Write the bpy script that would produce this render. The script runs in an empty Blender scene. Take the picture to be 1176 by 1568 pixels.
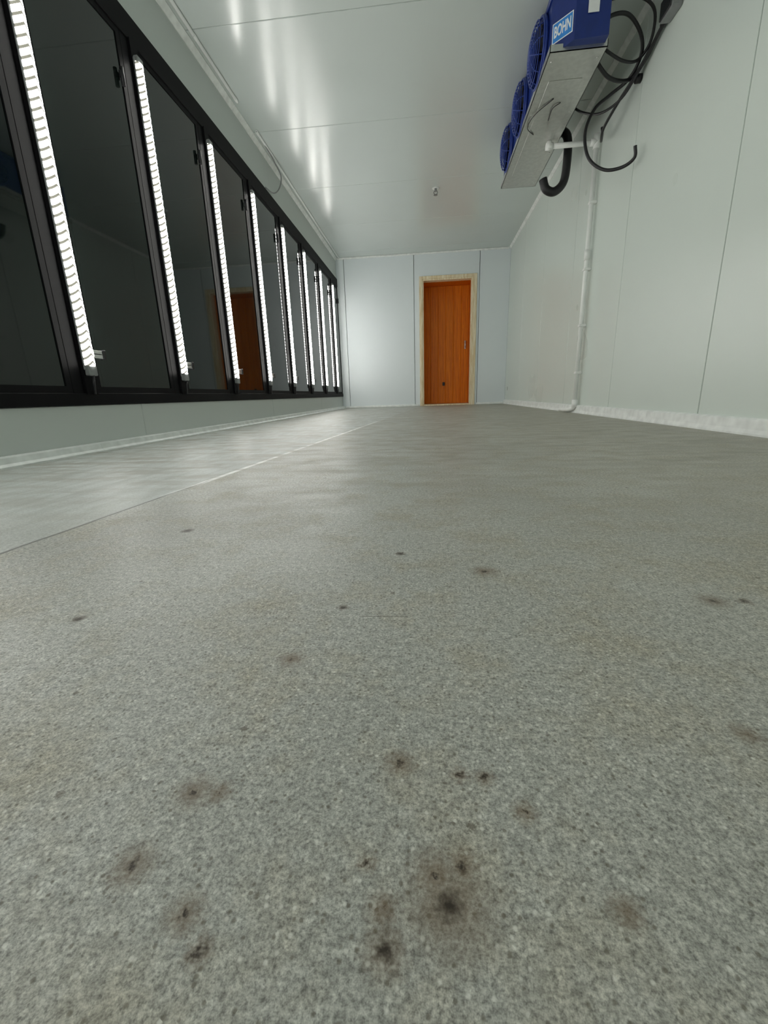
import bpy, bmesh, math, random
from mathutils import Vector, Matrix
random.seed(4)
C = 0.217            # camera height above floor
D = 8.2              # far wall
XL, XR = -1.59, 1.41
ZC = C + 2.33        # ceiling height
YB = -2.2            # back wall
scene = bpy.context.scene

# ---------------------------------------------------------------- node helpers
class NT:
    def __init__(s, name):
        s.m = bpy.data.materials.new(name); s.m.use_nodes = True
        s.t = s.m.node_tree; s.n = s.t.nodes; s.l = s.t.links
        s.b = s.n['Principled BSDF']; s.out = s.n['Material Output']
        s._pos = None
    def set(s, sock, v):
        if isinstance(v, bpy.types.NodeSocket): s.l.new(v, sock)
        else:
            if isinstance(v, tuple) and len(v) == 3 and sock.type == 'RGBA': v = (*v, 1)
            sock.default_value = v
    def pos(s):
        if s._pos is None:
            s._pos = s.n.new('ShaderNodeNewGeometry').outputs['Position']
        return s._pos
    def math(s, op, a, b=None, c=None, clamp=False):
        n = s.n.new('ShaderNodeMath'); n.operation = op; n.use_clamp = clamp
        for i, v in enumerate((a, b, c)):
            if v is not None: s.set(n.inputs[i], v)
        return n.outputs[0]
    def vmath(s, op, a, b=None):
        n = s.n.new('ShaderNodeVectorMath'); n.operation = op
        s.set(n.inputs[0], a)
        if b is not None: s.set(n.inputs[1], b)
        return n
    def noise(s, scale, detail=4, rough=.5, vec=None, col=False, dist=0):
        n = s.n.new('ShaderNodeTexNoise'); n.inputs['Scale'].default_value = scale
        n.inputs['Detail'].default_value = detail; n.inputs['Roughness'].default_value = rough
        n.inputs['Distortion'].default_value = dist
        s.l.new(vec if vec is not None else s.pos(), n.inputs['Vector'])
        return n.outputs['Color'] if col else n.outputs['Fac']
    def voro(s, scale, vec=None):
        n = s.n.new('ShaderNodeTexVoronoi'); n.inputs['Scale'].default_value = scale
        s.l.new(vec if vec is not None else s.pos(), n.inputs['Vector'])
        return n
    def mapr(s, v, a, b, c=0., d=1., smooth=False):
        n = s.n.new('ShaderNodeMapRange'); n.clamp = True
        if smooth: n.interpolation_type = 'SMOOTHSTEP'
        s.set(n.inputs[0], v)
        for i, x in enumerate((a, b, c, d)): s.set(n.inputs[i+1], x)
        return n.outputs[0]
    def mix(s, f, a, b, mode='MIX'):
        n = s.n.new('ShaderNodeMix'); n.data_type = 'RGBA'; n.blend_type = mode
        s.set(n.inputs[0], f); s.set(n.inputs[6], a); s.set(n.inputs[7], b)
        return n.outputs[2]
    def grey(s, v):
        n = s.n.new('ShaderNodeCombineColor')
        for i in range(3): s.l.new(v, n.inputs[i])
        return n.outputs[0]
    def bump(s, h, strength=.3, dist=.01, normal=None):
        n = s.n.new('ShaderNodeBump'); n.inputs['Strength'].default_value = strength
        n.inputs['Distance'].default_value = dist; s.l.new(h, n.inputs['Height'])
        if normal is not None: s.l.new(normal, n.inputs['Normal'])
        return n.outputs[0]
    def scl(s, v, vec=None):
        return s.vmath('MULTIPLY', vec if vec is not None else s.pos(), v).outputs[0]
    def sep(s):
        n = s.n.new('ShaderNodeSeparateXYZ'); s.l.new(s.pos(), n.inputs[0]); return n.outputs
    def P(s, **k):
        for a, v in k.items(): s.set(s.b.inputs[a.replace('_', ' ')], v)
        return s.m

def simple(name, col, rough=.5, metal=0., var=.08, nscale=20, bump=0., **k):
    t = NT(name)
    n = t.noise(nscale, 1)
    c = t.mix(t.mapr(n, .3, .7), tuple(x*(1-var) for x in col), tuple(min(1, x*(1+var)) for x in col))
    kw = dict(Base_Color=c, Roughness=rough, Metallic=metal); kw.update(k)
    if bump: kw['Normal'] = t.bump(n, bump, .002)
    return t.P(**kw)

def panel_mat(name, col, rlo, rhi, bscale, bstr, spec=.5):
    t = NT(name)
    big = t.noise(1.3, 2)
    c = t.mix(t.mapr(big, .3, .7), tuple(x*.975 for x in col), col)
    r = t.mapr(big, .3, .7, rlo, rhi)
    kw = dict(Base_Color=c, Roughness=r)
    if bstr: kw['Normal'] = t.bump(t.noise(bscale, 1, .5), bstr, .001)
    m = t.P(**kw); t.b.inputs['Specular IOR Level'].default_value = spec
    return m
m_wallR = panel_mat('white_embossed_panel', (.69, .76, .71), .27, .33, 60, .14, .75)
m_wallF = panel_mat('white_smooth_panel', (.76, .82, .84), .3, .4, 60, 0)
m_ceil = panel_mat('ceiling_panel', (.62, .68, .66), .17, .24, 110, 0, .7)
m_curb = panel_mat('painted_curb', (.62, .66, .635), .45, .55, 40, 0)
m_trim = simple('white_trim', (.86, .89, .87), .4)
t = NT('black_anodised_aluminium'); n = t.noise(20, 1)
m_black = t.P(Base_Color=t.mix(n, (.003, .003, .004), (.005, .005, .006)), Roughness=.6); t.b.inputs['Specular IOR Level'].default_value = .12
m_blackp = simple('black_rubber', (.010, .010, .012), .4)
m_steel = simple('brushed_aluminium', (.66, .66, .64), .36, 1., .06, 30, .1)
m_galv = simple('steel_bracket', (.7, .7, .7), .3, 1.)
m_blue = simple('blue_casing', (.010, .030, .19), .35)
m_blueg = simple('blue_guard', (.015, .045, .27), .35)
m_pvc = simple('white_pvc', (.92, .94, .92), .3, 0, .02)
m_fin = NT('coil_fins')
_z = m_fin.math('FRACT', m_fin.math('MULTIPLY', m_fin.sep()[1], 160.))
m_fin = m_fin.P(Base_Color=m_fin.mix(m_fin.mapr(_z, .4, .6), (.03, .03, .03), (.25, .25, .25)), Metallic=.8, Roughness=.4)
m_lblue = simple('label_blue', (.04, .26, .72), .4)
m_white = simple('label_white', (.9, .92, .92), .4, 0, .02)
m_grey = simple('grey_plastic', (.22, .23, .23), .4)

t = NT('dark_insulated_glass')
n = t.noise(1.5, 1)
m_glass = t.P(Base_Color=t.mix(t.mapr(n, .3, .7), (.004, .008, .007), (.008, .013, .0115)), Roughness=.03, IOR=1.45)

t = NT('pine_casing'); n = t.noise(6, 3, .6, vec=t.scl((6, 6, .7)))
m_pine = t.P(Base_Color=t.mix(t.mapr(n, .35, .65), (.70, .55, .32), (.88, .79, .60)), Roughness=.6)
t = NT('orange_stained_wood')
n = t.noise(5, 3, .6, vec=t.scl((9, 9, .5)))
n2 = t.noise(30, 2, .6, vec=t.scl((8, 8, .3)))
c = t.mix(t.mapr(n, .3, .7), (.62, .145, .003), (.84, .25, .006))
c = t.mix(t.mapr(n2, .5, .75, 0, .35), c, (.36, .07, .002))
m_orange = t.P(Base_Color=c, Roughness=.4)
t.b.inputs['Specular IOR Level'].default_value = .3

t = NT('led_lens')
co = t.n.new('ShaderNodeTexCoord').outputs['Object']
s = t.n.new('ShaderNodeSeparateXYZ'); t.l.new(co, s.inputs[0])
a = t.math('ABSOLUTE', s.outputs[1])
f = t.math('FRACT', t.math('MULTIPLY', t.math('ADD', s.outputs[2], t.math('MULTIPLY', a, .8)), 30.))
on = t.mapr(t.math('ABSOLUTE', t.math('SUBTRACT', f, .5)), .15, .21)
m_led = t.P(Base_Color=(.4, .4, .37), Roughness=.4, Emission_Color=t.mix(on, (1, .93, .74), (1., .988, .94)), Emission_Strength=t.mapr(on, 0, 1, .22, 31.))

# ---------------------------------------------------------------- floor material
SPOTS = [(.0087,.1355,.0050,.021),(-.1439,.1401,.0021,.011),(-.0179,.1174,.0033,.010),(-.0938,.1108,.0020,.006),
         (-.1069,.1228,.0016,.009),(-.0298,.1497,.0018,.005),(-.0177,.2085,.0020,.010),(.0185,.2022,.002,.006),
         (.0325,.2018,.002,.006),(.0157,.1517,.0018,.009),(-.0906,.4028,.0036,.006),(-.1181,.3084,.001,.012),
         (-.4167,.6661,.008,.010),(-.0387,.5617,.005,.007),(-.3665,.3664,.005,.007),(.0707,.5023,.003,.017),
         (-.1347,.1804,.0012,.012),(.2953,.4317,.003,.016),(.325,.432,.003,.008),(.0513,.1811,.0008,.007),(.084,.139,.0003,.008),
         (.2035,.2451,.0004,.010),(.003,.146,.0012,.014),(-.12,.181,.0008,.008),(-.02,.131,.0003,.008)]
def floor_mat(name, near):
    t = NT(name)
    x, y, z = t.sep()
    big = t.noise(2.2, 3, .6); mid = t.noise(9, 4, .7)
    c = t.mix(t.mapr(big, .35, .65), (.365, .375, .338), (.465, .478, .44))
    c = t.mix(t.mapr(mid, .47, .70, 0, .75), c, (.365, .34, .26))
    warm = t.mapr(t.math('ADD', x, t.math('MULTIPLY', t.math('SUBTRACT', mid, .5), .8)), -.1, .7, 0, .55)
    c = t.mix(warm, c, (.395, .365, .285))
    fine = t.noise(430 if near else 200, 2, .85)
    c = t.mix(1., c, t.grey(t.mapr(fine, .3, .7, .46, 1.50)), 'MULTIPLY')
    if near:
        f2 = t.noise(150, 1, .5)
        c = t.mix(1., c, t.grey(t.mapr(f2, .3, .7, .80, 1.17)), 'MULTIPLY')
        v = t.voro(310)
        r = t.n.new('ShaderNodeSeparateColor'); t.l.new(v.outputs['Color'], r.inputs[0])
        nr = t.mapr(v.outputs['Distance'], .2, .42, 1, 0)
        dk = t.math('MULTIPLY', nr, t.math('GREATER_THAN', r.outputs[0], .82))
        lt = t.math('MULTIPLY', nr, t.math('GREATER_THAN', r.outputs[1], .90))
        c = t.mix(t.math('MULTIPLY', dk, .68), c, (.12, .11, .08))
        c = t.mix(t.math('MULTIPLY', lt, .6), c, (.80, .81, .74))
    pv = t.voro(34 if near else 18)
    pr = t.n.new('ShaderNodeSeparateColor'); t.l.new(pv.outputs['Color'], pr.inputs[0])
    psz = t.mapr(pr.outputs[1], 0, 1, .03, .10)
    pd = t.math('ADD', t.math('SUBTRACT', pv.outputs['Distance'], psz), t.math('MULTIPLY', t.math('SUBTRACT', fine, .5), .12))
    pore = t.math('MULTIPLY', t.mapr(pd, -.03, .02, 1, 0), t.math('GREATER_THAN', pr.outputs[0], .62))
    c = t.mix(t.math('MULTIPLY', pore, .7), c, (.10, .085, .06))
    if near:
        wob = t.vmath('SUBTRACT', t.noise(260, 2, .7, col=True), (.5, .5, .5)).outputs[0]
        wob = t.vmath('MULTIPLY', wob, (.010, .010, 0)).outputs[0]
        wp = t.vmath('ADD', t.pos(), wob).outputs[0]
        core = halo = None
        for sx, sy, rc, rh in SPOTS:
            d = t.vmath('DISTANCE', wp, (sx, sy, 0)).outputs['Value']
            a = t.mapr(d, rc*.3, rc*1.6, 1, 0); b = t.mapr(d, 0, rh*1.3, 1, 0)
            core = a if core is None else t.math('MAXIMUM', core, a)
            halo = b if halo is None else t.math('MAXIMUM', halo, b)
        c = t.mix(t.math('MULTIPLY', halo, .78), c, (.15, .10, .055))
        c = t.mix(t.math('MULTIPLY', core, .93), c, (.02, .014, .008))
        sl = t.math('ABSOLUTE', t.math('SUBTRACT', y, t.math('ADD', .385, t.math('MULTIPLY', t.math('SUBTRACT', mid, .5), .01))))
        sm = t.math('MULTIPLY', t.mapr(sl, .0004, .0011, 1, 0), t.math('MULTIPLY', t.math('GREATER_THAN', x, -.07), t.math('LESS_THAN', x, -.02)))
        c = t.mix(t.math('MULTIPLY', sm, .6), c, (.08, .075, .055))
    line = t.math('ADD', -.656-.072*.55, t.math('MULTIPLY', y, .072))
    off = t.math('SUBTRACT', x, t.math('ADD', line, t.math('MULTIPLY', t.math('SUBTRACT', mid, .5), .012)))
    far = t.mapr(y, 2.9, 4.2, 1, 0)
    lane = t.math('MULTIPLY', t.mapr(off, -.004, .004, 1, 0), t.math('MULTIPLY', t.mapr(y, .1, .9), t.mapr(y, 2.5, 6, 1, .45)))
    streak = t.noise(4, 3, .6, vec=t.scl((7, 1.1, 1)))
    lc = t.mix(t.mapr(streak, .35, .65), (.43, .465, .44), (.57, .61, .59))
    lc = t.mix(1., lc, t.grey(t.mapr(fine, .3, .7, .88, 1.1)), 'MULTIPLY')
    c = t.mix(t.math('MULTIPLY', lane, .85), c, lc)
    aoff = t.math('ABSOLUTE', off)
    yon = t.mapr(t.math('ADD', y, t.math('MULTIPLY', t.math('SUBTRACT', streak, .5), .6)), .95, 1.1)
    c = t.mix(t.math('MULTIPLY', t.mapr(aoff, .006, .011, 1, 0), t.math('MULTIPLY', t.math('MULTIPLY', yon, far), .97)), c, (.95, .96, .94))
    c = t.mix(t.math('MULTIPLY', t.mapr(aoff, .002, .005, 1, 0), t.math('SUBTRACT', .8, t.math('MULTIPLY', yon, .8))), c, (.09, .09, .08))
    j = t.math('ABSOLUTE', t.math('ADD', x, 1.505))
    c = t.mix(t.mapr(j, .002, .006, .7, 0), c, (.12, .12, .11))
    tm = t.noise(3, 4, .7, vec=t.scl((1.3, 5, 1)))
    tf = t.math('MULTIPLY', t.mapr(tm, .46, .60), t.mapr(y, .5, 1.6, 0, .8))
    c = t.mix(tf, c, (.305, .292, .245))
    rough = t.mapr(mid, .3, .7, .37, .56)
    m = t.P(Base_Color=c, Roughness=rough, Normal=t.bump(fine, .3, .001 if near else .0015))
    t.b.inputs['Specular IOR Level'].default_value = .42
    return m
m_floorA = floor_mat('sealed_concrete_stained', True)
m_floorB = floor_mat('sealed_concrete', False)

# ---------------------------------------------------------------- mesh helpers
def add_box(bm, lo, hi, bev=0., seg=1, mi=0):
    vs = [bm.verts.new((x, y, z)) for x in (lo[0], hi[0]) for y in (lo[1], hi[1]) for z in (lo[2], hi[2])]
    F = [(0,1,3,2),(4,6,7,5),(0,4,5,1),(2,3,7,6),(0,2,6,4),(1,5,7,3)]
    fs = [bm.faces.new([vs[i] for i in f]) for f in F]
    for f in fs: f.material_index = mi
    if bev > 0:
        es = list({e for f in fs for e in f.edges})
        r = bmesh.ops.bevel(bm, geom=es, offset=bev, segments=seg, affect='EDGES', profile=.5)
        for f in r['faces']: f.material_index = mi
def add_prism(bm, pts, z0, z1, mi=0):
    a = [bm.verts.new((p[0], p[1], z0)) for p in pts]; b = [bm.verts.new((p[0], p[1], z1)) for p in pts]
    n = len(pts)
    fs = [bm.faces.new(a[::-1]), bm.faces.new(b)] + [bm.faces.new((a[i], a[(i+1) % n], b[(i+1) % n], b[i])) for i in range(n)]
    for f in fs: f.material_index = mi
def catmull(P, k=8):
    P = [Vector(p) for p in P]; Q = [P[0]*2-P[1]] + P + [P[-1]*2-P[-2]]; out = []
    for i in range(1, len(Q)-2):
        a, b, c, d = Q[i-1:i+3]
        for j in range(k):
            t = j/k
            out.append(.5*((2*b)+(c-a)*t+(2*a-5*b+4*c-d)*t*t+(3*b-a-3*c+d)*t**3))
    out.append(P[-1]); return out
def tube(bm, pts, r, closed=False, n=10, mi=0):
    pts = [Vector(p) for p in pts]; N = len(pts); rings = []; up = None
    for i, p in enumerate(pts):
        a = pts[(i-1) % N] if (closed or i > 0) else p
        b = pts[(i+1) % N] if (closed or i < N-1) else p
        d = (b-a).normalized()
        if up is None: up = d.orthogonal().normalized()
        up = (up - d*up.dot(d)).normalized(); s = d.cross(up)
        rings.append([bm.verts.new(p + r*(math.cos(2*math.pi*j/n)*up + math.sin(2*math.pi*j/n)*s)) for j in range(n)])
    for i in range(N if closed else N-1):
        A, B = rings[i], rings[(i+1) % N]
        off = 0
        if closed and i == N-1:
            off = min(range(n), key=lambda o: (A[0].co-B[o].co).length)
        for j in range(n):
            f = bm.faces.new((A[j], A[(j+1) % n], B[(j+1+off) % n], B[(j+off) % n])); f.smooth = True; f.material_index = mi
    if not closed:
        for R in (rings[0][::-1], rings[-1]):
            f = bm.faces.new(R); f.material_index = mi
def cyl(bm, a, b, r, n=24, mi=0): tube(bm, [a, b], r, n=n, mi=mi)
def finish(bm, name, mats, parent=None, loc=None):
    bmesh.ops.recalc_face_normals(bm, faces=bm.faces)
    me = bpy.data.meshes.new(name); bm.to_mesh(me); bm.free()
    for m in (mats if isinstance(mats, list) else [mats]): me.materials.append(m)
    o = bpy.data.objects.new(name, me); scene.collection.objects.link(o)
    if loc is not None:
        me.transform(Matrix.Translation(-Vector(loc))); o.location = loc
    if parent:
        o.parent = parent
        if loc is not None: o.location = Vector(loc) - parent.location
        else: o.location = -parent.location
    return o
def empty(name, loc=(0, 0, 0)):
    e = bpy.data.objects.new(name, None); scene.collection.objects.link(e); e.location = loc; e.empty_display_size = .1
    return e
NB = bmesh.new

# ---------------------------------------------------------------- room shell
bm = NB()
NX = (-.6, .6); NY = (.04, .9)
xs = [XL-.25, NX[0], NX[1], XR+.12]; ys = [YB-.1, NY[0], NY[1], D+.8]
V = [[bm.verts.new((x, y, 0)) for y in ys] for x in xs]
for i in range(3):
    for j in range(3):
        f = bm.faces.new((V[i][j], V[i+1][j], V[i+1][j+1], V[i][j+1])); f.material_index = 0 if (i, j) == (1, 1) else 1
add_box(bm, (XL-.25, YB-.1, -.1), (XR+.12, D+.8, -.002), mi=1)
finish(bm, 'floor', [m_floorA, m_floorB])
GB = .003
bm = NB(); G = .0022
ys = [YB, -1.16, -.03, 1.10, 2.23, 3.36, 4.49, 5.62, 6.75, 7.88, D]
for a, b in zip(ys, ys[1:]): add_box(bm, (XL, a+G, ZC), (XR, b-G, ZC+.06), GB)
add_box(bm, (XL-.2, YB-.1, ZC+.06), (XR+.1, D+.1, ZC+.12))
finish(bm, 'ceiling', m_ceil)
bm = NB(); ys = [YB, -1.02, .13, 1.28, 2.43, 3.58, 4.73, 5.88, 7.03, D]; G = .0034
for a, b in zip(ys, ys[1:]): add_box(bm, (XR, a+G, 0), (XR+.06, b-G, ZC), .002)
add_box(bm, (XR+.06, YB, 0), (XR+.12, D, ZC))
finish(bm, 'wall_right', m_wallR)
DX0, DX1, DZ = -.054, .769, C+1.89
bm = NB()
for a, b, z0 in ((XL, -1.451, 0), (-1.443, -.224, 0), (-.216, .901, DZ+.02), (.909, XR, 0)):
    add_box(bm, (a, D, z0), (b, D+.1, ZC), .002)
add_box(bm, (-.216, D, 0), (DX0-.01, D+.1, DZ+.02)); add_box(bm, (DX1+.01, D, 0), (.901, D+.1, DZ+.02))
add_box(bm, (XL, D+.08, 0), (DX0-.03, D+.12, ZC)); add_box(bm, (DX1+.03, D+.08, 0), (XR, D+.12, ZC)); add_box(bm, (XL, D+.08, DZ+.03), (XR, D+.12, ZC))
finish(bm, 'wall_far', m_wallF)
bm = NB(); add_box(bm, (XL-.2, YB-.1, 0), (XR+.1, YB, ZC), 0); finish(bm, 'wall_back', m_wallF)
CT = C - .002
bm = NB()
ys = [YB, -.9, 1.2, 2.3, 4.4, 6.5, D]
for a, b in zip(ys, ys[1:]): add_box(bm, (XL-.2, a+.001, 0), (XL, b-.001, CT), .003)
ZF = C + 2.0
for a, b in zip([YB, .1, 2.5, 4.9, 7.3], [.1, 2.5, 4.9, 7.3, D]): add_box(bm, (XL-.2, a, ZF), (XL, b, ZC), .0025)
add_box(bm, (XL-.24, YB, 0), (XL-.2, D, ZC))
finish(bm, 'wall_left', m_curb)

def extr_y(name, prof, y0, y1, mat, cuts=()):
    bm = NB(); ys = [y0, *cuts, y1]
    for a, b in zip(ys, ys[1:]):
        A = [bm.verts.new((p[0], a+.001, p[1])) for p in prof]; B = [bm.verts.new((p[0], b-.001, p[1])) for p in prof]
        n = len(prof); bm.faces.new(A); bm.faces.new(B[::-1])
        for i in range(n): bm.faces.new((A[i], A[(i+1) % n], B[(i+1) % n], B[i]))
    return finish(bm, name, mat)
def skirt(x, s, w, h):
    return [(x, 0), (x, h), (x+s*w*.45, h), (x+s*w*.72, h*.9), (x+s*w*.78, h*.35), (x+s*w, h*.12), (x+s*w, 0)]
extr_y('baseboard_right', skirt(XR, -1, .035, .072), YB, D, m_trim, (-.3, 2.9, 6.0))
extr_y('baseboard_left', skirt(XL, 1, .05, .04), YB, D, m_trim, (1.9, 5.0))
bm = NB(); add_box(bm, (XL+.05, D-.02, 0), (-.16, D, .035), .006, 2); add_box(bm, (.90, D-.02, 0), (XR-.035, D, .035), .006, 2)
finish(bm, 'baseboard_far', m_trim)
extr_y('trim_1', [(XL, ZC), (XL, ZC-.035), (XL+.006, ZC-.035), (XL+.035, ZC-.006), (XL+.035, ZC)], YB, D, m_trim, (4.1, 7.0))
extr_y('trim_2', [(XR, ZC), (XR, ZC-.03), (XR-.005, ZC-.03), (XR-.03, ZC-.005), (XR-.03, ZC)], YB, D, m_trim)
bm = NB(); add_box(bm, (XL+.035, D-.025, ZC-.03), (XR-.03, D, ZC), .008, 2); finish(bm, 'trim_3', m_trim)
bm = NB(); tube(bm, [(XL+.075, YB+.02, ZC-.012), (XL+.075, 4.05, ZC-.012)], .011, n=12); tube(bm, [(XL+.075, 4.45, ZC-.012), (XL+.075, D-.03, ZC-.012)], .011, n=12)
for yy in (1.0, 2.2, 3.4, 4.02, 4.48, 5.6, 6.8): cyl(bm, (XL+.075, yy-.02, ZC-.012), (XL+.075, yy+.02, ZC-.012), .0125, 12)
finish(bm, 'ceiling_conduit', m_pvc)

# ---------------------------------------------------------------- doorway + orange door
e = empty('door_1', ((DX0+DX1)/2, D, 0))
bm = NB()
add_box(bm, (DX0-.075, D-.022, 0), (DX0-.022, D, DZ+.070), .003); add_box(bm, (DX1+.022, D-.022, 0), (DX1+.095, D, DZ+.070), .003)
add_box(bm, (DX0-.022, D-.022, DZ+.022), (DX1+.022, D, DZ+.070), .003)
finish(bm, 'casing', m_pine, e)
RC = .55
bm = NB()
add_box(bm, (DX0-.022, D-.012, 0), (DX0, D+.13, DZ+.022), .002); add_box(bm, (DX1, D-.012, 0), (DX1+.022, D+.13, DZ+.022), .002)
add_box(bm, (DX0, D-.012, DZ), (DX1, D+.13, DZ+.022), .002)
finish(bm, 'jamb', m_pine, e)
bm = NB()
add_box(bm, (DX0-.05, D+.13, 0), (DX0-.02, D+RC+.1, DZ+.05)); add_box(bm, (DX1+.02, D+.13, 0), (DX1+.05, D+RC+.1, DZ+.05))
add_box(bm, (DX0-.02, D+.13, DZ+.02), (DX1+.02, D+RC+.1, DZ+.05))
finish(bm, 'vestibule_lining', m_orange, e)
bm = NB(); n = 6; w = (DX1-DX0+.04)/n
for i in range(n): add_box(bm, (DX0-.02+i*w, D+RC, .024), (DX0-.02+(i+1)*w, D+RC+.045, DZ+.02), .006)
add_box(bm, (DX0, D+RC+.02, .02), (DX1, D+RC+.06, DZ))
finish(bm, 'door_leaf', m_orange, e)
bm = NB(); add_box(bm, (DX0, D, 0), (DX1, D+RC+.1, .022), .004); finish(bm, 'threshold', m_pine, e)
bm = NB(); q = D+RC
add_box(bm, (DX1-.06, q-.015, 1.02), (DX1-.03, q, 1.17), .004); tube(bm, catmull([(DX1-.045, q-.01, 1.04), (DX1-.045, q-.05, 1.06), (DX1-.045, q-.05, 1.13), (DX1-.045, q-.01, 1.15)]), .007)
finish(bm, 'pull_handle', m_galv, e)
bm = NB(); add_box(bm, (.30, q-.025, .36), (.345, q, .425), .004); cyl(bm, (.3225, q-.05, .395), (.3225, q-.02, .395), .012)
finish(bm, 'door_stop', m_blackp, e)

# ---------------------------------------------------------------- glazed display front
MY = [-1.98, -1.20, -.42, .36, 1.14, 1.935, 2.735, 3.52, 4.30, 5.12, 5.95, 6.80, 7.65]
XF = XL + .010   # inner face of the mullions
WL, WR = .10, .045
bm = NB()
add_box(bm, (XF-.11, YB, CT), (XF+.006, D-.005, CT+.055), .002)
add_box(bm, (XF-.11, YB, ZF-.13), (XF+.006, D-.005, ZF), .002)
for y in MY:
    add_box(bm, (XF-.10, y-WL, CT+.05), (XF, y+WR, ZF-.12), .001)
    add_box(bm, (XF-.01, y-.034, CT+.05), (XF+.012, y+.034, ZF-.12), .001)
finish(bm, 'display_door_frame', m_black)
for i, (a, b) in enumerate(zip(MY, MY[1:]+[D])):
    y0, y1, z0, z1 = a+WR+.001, b-WL-.001, CT+.055, ZF-.13
    if i == len(MY)-1: y1 = D-.005
    d = empty('glass_cooler_door', (XF-.05, (y0+y1)/2, (z0+z1)/2))
    bm = NB(); f = .03; X0, X1 = XF-.06, XF-.001
    add_box(bm, (X0, y0, z0), (X1, y0+f, z1)); add_box(bm, (X0, y1-f, z0), (X1, y1, z1))
    add_box(bm, (X0, y0+f, z0), (X1, y1-f, z0+f)); add_box(bm, (X0, y0+f, z1-f), (X1, y1-f, z1))
    finish(bm, 'door_rim', m_black, d)
    bm = NB(); add_box(bm, (XF-.035, y0+f-.005, z0+f-.005), (XF-.006, y1-f+.005, z1-f+.005)); finish(bm, 'glass_pane', m_glass, d)
    bm = NB(); add_box(bm, (XF-.001, y1-.06, C+1.63), (XF+.012, y1-.035, C+1.665), .003); cyl(bm, (XF+.011, y1-.048, C+1.60), (XF+.011, y1-.048, C+1.68), .010)
    finish(bm, 'hold_open_hinge', m_blackp, d)
for y in MY:
    z0, z1 = C+.175, C+1.777
    e = empty('led_light_strip', (XF+.03, y, (z0+z1)/2))
    bm = NB(); add_box(bm, (XF+.012, y-.031, z0-.02), (XF+.022, y+.031, z1+.02), .003)
    add_box(bm, (XF+.012, y-.026, z0-.045), (XF+.038, y+.026, z0), .004); add_box(bm, (XF+.012, y-.026, z1), (XF+.038, y+.026, z1+.03), .004)
    finish(bm, 'housing', m_grey, e)
    bm = NB(); n = 6
    prof = [(XF+.022, y-.028)] + [(XF+.024+.018*math.sin(math.pi*k/n), y-.028*math.cos(math.pi*k/n)) for k in range(n+1)] + [(XF+.022, y+.028)]
    add_prism(bm, prof, z0, z1)
    finish(bm, 'lens', m_led, e, loc=(XF+.03, y, (z0+z1)/2))
    bm = NB(); add_box(bm, (XF+.01, y+.018, z0+.05), (XF+.04, y+.07, z0+.056), .001); add_box(bm, (XF+.035, y+.02, z0+.035), (XF+.04, y+.075, z0+.07), .001)
    finish(bm, 'clip', m_galv, e)
    bm = NB(); add_box(bm, (XF+.02, y+.075, z0+.03), (XF+.045, y+.095, z0+.075), .003); cyl(bm, (XF+.03, y, z0-.04), (XF+.02, y, CT+.05), .006)
    finish(bm, 'connector', m_blackp, e)

bm = NB(); tube(bm, catmull([(-1.515, 4.45, ZC-.012), (-1.515, 4.70, ZC-.02), (-1.51, 4.92, C+2.28), (-1.5, 5.05, C+2.22), (-1.54, 5.08, C+2.13), (-1.565, 4.95, C+2.04), (-1.575, 4.75, C+2.01)]), .006)
finish(bm, 'power_cable', m_grey)

# ---------------------------------------------------------------- evaporator
EX0, EX1, EY0, EY1, EZ0, EZ1 = .765, 1.055, 3.34, 4.99, C+1.975, C+2.30
e = empty('evaporator_unit', (.91, 4.15, C+2.14)); EV = e
bm = NB()
add_box(bm, (EX0, EY0, EZ0), (EX1-.16, EY1, EZ1), .006, 2)
add_prism(bm, [(EX0-.01, EY0), (.865, 3.225), (EX1, 3.215), (EX1+.005, EY0)], EZ0-.005, EZ1)
add_box(bm, (EX0, EY1-.01, EZ0), (EX1, EY1+.05, EZ1), .01, 2)
add_box(bm, (EX0-.012, EY0, EZ1-.03), (EX1, EY1, EZ1), .004)
add_box(bm, (EX0-.014, EY0, EZ0-.004), (EX0+.01, EY1, EZ0+.022), .004)
finish(bm, 'casing', m_blue, e)
bm = NB(); add_box(bm, (EX1-.16, EY0, EZ0), (EX1-.01, EY1, EZ1-.01)); finish(bm, 'coil', m_fin, e)
bm = NB(); px0, px1, py0, py1, pz = .742, 1.075, 3.275, 5.04, C+1.95
add_box(bm, (px0, py0, pz), (px1, py1, pz+.004))
for a, b in (((px0, py0), (px0+.004, py1)), ((px1-.004, py0), (px1, py1)), ((px0, py0), (px1, py0+.004)), ((px0, py1-.004), (px1, py1))):
    add_box(bm, (a[0], a[1], pz), (b[0], b[1], pz+.038))
add_box(bm, (px0+.06, py0+.25, pz-.003), (px1-.06, py1-.25, pz), .001)
for yy in (py0+.08, py0+.6, py0+1.15, py1-.08):
    for xx in (px0+.03, px1-.03): cyl(bm, (xx, yy, pz-.005), (xx, yy, pz+.002), .006, 10)
finish(bm, 'drain_pan', m_steel, e)
bm = NB(); tube(bm, catmull([(px0+.1, 4.12, pz-.006), (px0+.03, 4.0, pz-.014), (px0+.05, 3.85, pz-.012), (px0+.14, 3.7, pz-.006)]), .003, n=6)
tube(bm, catmull([(px0+.2, 3.75, pz-.006), (px0+.16, 3.8, pz-.012), (px0+.17, 3.95, pz-.006)]), .003, n=6)
finish(bm, 'pan_heater_wire', m_blackp, e)
bm = NB()
for yy in (3.45, 4.88):
    for xx in (.80, 1.03): add_box(bm, (xx-.015, yy-.02, EZ1-.01), (xx+.015, yy+.02, ZC), .002)
finish(bm, 'hangers', m_galv, e)
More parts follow.
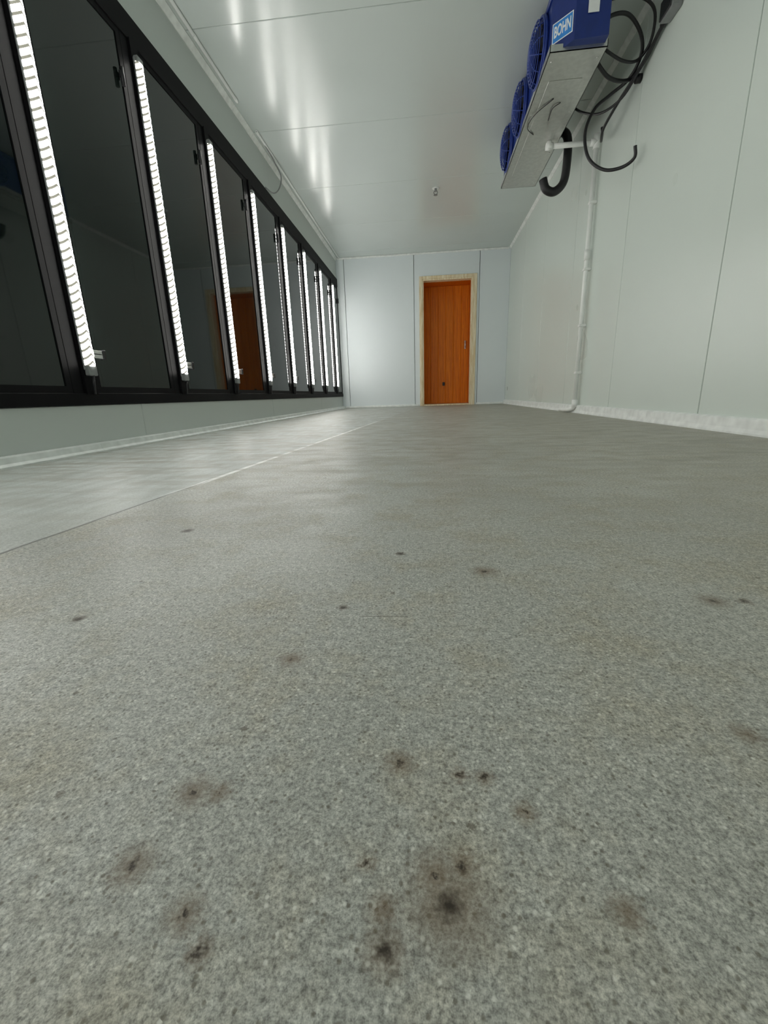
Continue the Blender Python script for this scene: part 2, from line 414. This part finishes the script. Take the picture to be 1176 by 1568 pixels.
for fy in (3.60, 4.16, 4.72):
    bm = NB(); cz = C+2.14; R = .168; fx = EX0-.012
    def circ(r, dx, tr, n=40):
        tube(bm, [(fx+dx, fy+r*math.cos(2*math.pi*k/n), cz+r*math.sin(2*math.pi*k/n)) for k in range(n)], tr, True, 6)
    circ(R, .0, .012); circ(R, -.012, .008)
    dome = lambda r: -.018-.052*(1-(r/R)**2)**.6
    for k in range(1, 10): circ(R*k/10+.004, dome(R*k/10), .0032)
    for s in range(12):
        a = s*math.pi/6
        tube(bm, [(fx+dome(r)*1.0, fy+r*math.cos(a), cz+r*math.sin(a)) for r in [R*q/8 for q in range(1, 8)]]+[(fx, fy+R*math.cos(a), cz+R*math.sin(a))], .0035, n=6)
    cyl(bm, (fx-.074, fy, cz), (fx-.06, fy, cz), .03)
    finish(bm, 'fan_guard', m_blueg, e)
    bm = NB(); cyl(bm, (fx-.05, fy, cz), (fx+.01, fy, cz), .032)
    for s in range(4):
        a0 = s*math.pi/2; vs = []
        for r in (.03, .08, .145):
            for q in (-.32, 0, .32):
                a = a0+q*(1.2 if r > .05 else 1); vs.append(bm.verts.new((fx-.022+q*.05, fy+r*math.cos(a), cz+r*math.sin(a))))
        for i in range(2):
            for j in range(2): bm.faces.new((vs[i*3+j], vs[i*3+j+1], vs[i*3+j+4], vs[i*3+j+3]))
    finish(bm, 'fan_blades', m_blackp, e)
A = Vector((EX0-.01, EY0, 0)); B = Vector((.865, 3.225, 0)); dx = (B-A).normalized(); nz = dx.cross(Vector((0, 0, 1)))
mid = (A+B)/2 + Vector((0, 0, C+2.065)) + nz*.001
M = Matrix((( dx.x, 0, nz.x, mid.x), (dx.y, 0, nz.y, mid.y), (0, 1, 0, mid.z), (0, 0, 0, 1)))
def plate(name, w, h, t, mat, off=(0, 0)):
    bm = NB(); add_box(bm, (off[0]-w/2, off[1]-h/2, 0), (off[0]+w/2, off[1]+h/2, t)); bm.transform(M); return finish(bm, name, mat, e)
plate('label_border', .132, .100, .0012, m_white); plate('label_plate', .122, .090, .0018, m_lblue)
cu = bpy.data.curves.new('t', 'FONT'); cu.body = 'BOHN'; cu.size = .050; cu.align_x = 'CENTER'; cu.align_y = 'CENTER'; cu.extrude = .0006; cu.offset = .0012
to = bpy.data.objects.new('t', cu); scene.collection.objects.link(to); dg = bpy.context.evaluated_depsgraph_get()
me = bpy.data.meshes.new_from_object(to.evaluated_get(dg)); bpy.data.objects.remove(to)
me.transform(Matrix.Translation((0, 0, .0024))); me.transform(M @ Matrix.Diagonal((.76, 1.5, 1, 1))); me.materials.clear(); me.materials.append(m_white)
o = bpy.data.objects.new('label_lettering', me); scene.collection.objects.link(o); o.parent = e; o.location = -e.location
bm = NB(); add_box(bm, (.93, 3.212, C+2.08), (.99, 3.216, C+2.17)); finish(bm, 'rating_sticker', m_white, e)

bm = NB(); tube(bm, catmull([(1.02, 4.45, C+2.10), (1.14, 4.44, C+2.10), (1.19, 4.42, C+2.03), (1.19, 4.4, C+1.84), (1.17, 4.4, C+1.71), (1.10, 4.4, C+1.65), (1.03, 4.4, C+1.675), (1.0, 4.4, C+1.75)]), .034, n=18)
finish(bm, 'insulated_drain_trap', m_blackp, EV)
bm = NB(); zt = C+1.915; xp = 1.372; yp = 4.25; r = .019
tube(bm, [(.985, yp, zt), (xp, yp, zt)], r, n=16); tube(bm, [(xp, yp, zt+.05), (xp, yp, .09)], r, n=16)
cyl(bm, (.975, yp, zt), (1.03, yp, zt), .025); cyl(bm, (1.0, yp, zt-.02), (1.0, yp, C+1.948), .02)
cyl(bm, (xp, yp, zt-.045), (xp, yp, zt+.055), .025); cyl(bm, (xp-.05, yp, zt), (xp, yp, zt), .025)
cyl(bm, (xp, yp, .05), (xp, yp, .12), .025); cyl(bm, (xp, yp, 1.28), (xp, yp, 1.36), .024)
tube(bm, catmull([(xp, yp, .1), (xp, yp+.01, .055), (xp-.02, yp+.08, .03), (xp-.04, yp+.3, .024)]), r, n=16)
for z in (.35, .75, 1.2, 1.7): add_box(bm, (xp-.022, yp-.024, z), (XR-.001, yp+.024, z+.02), .003)
finish(bm, 'pvc_drain_pipe', m_pvc)
bm = NB(); rc = .0105
tube(bm, catmull([(1.05, 3.38, C+2.12), (1.12, 3.36, C+2.15), (1.21, 3.36, C+2.14), (1.31, 3.42, C+2.08), (1.355, 3.5, C+2.02), (1.34, 3.62, C+1.97), (1.25, 3.70, C+1.93), (1.16, 3.70, C+1.86), (1.105, 3.68, C+1.72), (1.13, 3.65, C+1.56), (1.22, 3.6, C+1.46), (1.31, 3.52, C+1.43), (1.36, 3.45, C+1.45), (1.35, 3.43, C+1.51)]), rc)
tube(bm, catmull([(1.05, 3.40, C+2.05), (1.13, 3.40, C+1.99), (1.24, 3.45, C+1.97), (1.34, 3.5, C+2.0), (1.385, 3.45, C+2.06), (1.36, 3.38, C+2.16), (1.26, 3.36, C+2.22), (1.12, 3.38, C+2.24), (1.05, 3.4, C+2.22)]), .0085)
tube(bm, catmull([(1.05, 3.44, C+2.0), (1.16, 3.50, C+1.93), (1.28, 3.58, C+1.94), (1.36, 3.60, C+1.97), (1.385, 3.48, C+2.0), (1.385, 3.36, C+2.03), (1.385, 3.30, C+2.04)]), .0115)
tube(bm, catmull([(1.385, 3.36, C+2.03), (1.36, 3.55, C+1.96), (1.33, 3.75, C+1.91), (1.30, 3.9, C+1.84), (1.34, 4.05, C+1.83), (1.36, 4.1, C+1.90), (1.36, 4.12, C+1.95)]), .0095)
tube(bm, catmull([(1.37, 3.52, C+1.97), (1.3, 3.6, C+1.86), (1.22, 3.75, C+1.86), (1.14, 3.9, C+1.95), (1.08, 4.0, C+2.05), (1.04, 4.05, C+2.1)]), .008)
cyl(bm, (1.375, 3.60, C+1.955), (1.409, 3.60, C+1.955), .025)
finish(bm, 'wiring', m_blackp, EV)
e = empty('junction_box', (1.38, 3.22, C+2.07))
bm = NB(); add_box(bm, (1.35, 3.14, C+2.02), (1.409, 3.27, C+2.12), .008, 2); finish(bm, 'box_body', m_grey, e)
bm = NB(); add_box(bm, (1.343, 3.145, C+2.025), (1.351, 3.265, C+2.115), .003); cyl(bm, (1.385, 3.265, C+2.05), (1.385, 3.31, C+2.04), .016)
tube(bm, catmull([(1.385, 3.15, C+2.09), (1.38, 3.05, C+2.15), (1.385, 2.95, C+2.26), (1.385, 2.94, ZC)]), .009)
finish(bm, 'cover_and_gland', m_blackp, e)
e = empty('ceiling_sprinkler', (.11, 5.86, ZC))
bm = NB(); cyl(bm, (.11, 5.86, ZC-.006), (.11, 5.86, ZC), .04); finish(bm, 'escutcheon', m_trim, e)
bm = NB(); cyl(bm, (.11, 5.86, ZC-.035), (.11, 5.86, ZC-.006), .014); cyl(bm, (.11, 5.86, ZC-.073), (.11, 5.86, ZC-.069), .024)
tube(bm, catmull([(.095, 5.86, ZC-.03), (.088, 5.86, ZC-.05), (.108, 5.86, ZC-.07)]), .004, n=6); tube(bm, catmull([(.125, 5.86, ZC-.03), (.132, 5.86, ZC-.05), (.112, 5.86, ZC-.07)]), .004, n=6)
finish(bm, 'sprinkler_head', m_grey, e)

# ---------------------------------------------------------------- world, camera
w = bpy.data.worlds.new('World'); scene.world = w; w.use_nodes = True
w.node_tree.nodes['Background'].inputs[0].default_value = (.5, .55, .55, 1); w.node_tree.nodes['Background'].inputs[1].default_value = .3
scene.view_settings.view_transform = 'Standard'
Yc = Vector((66, 181, -649)).normalized(); Zc = Vector((-77, 2356, 649)); Zc = (Zc - Yc*Zc.dot(Yc)).normalized(); Xc = Yc.cross(Zc)
R = Matrix((Xc, Yc, Zc))
cam = bpy.data.cameras.new('camera'); co = bpy.data.objects.new('camera', cam); scene.collection.objects.link(co)
co.matrix_world = Matrix.Translation((0, 0, C)) @ R.to_4x4()
cam.sensor_fit = 'HORIZONTAL'; cam.sensor_width = 36; cam.lens = 36*649/1176; cam.clip_start = .01
scene.camera = co
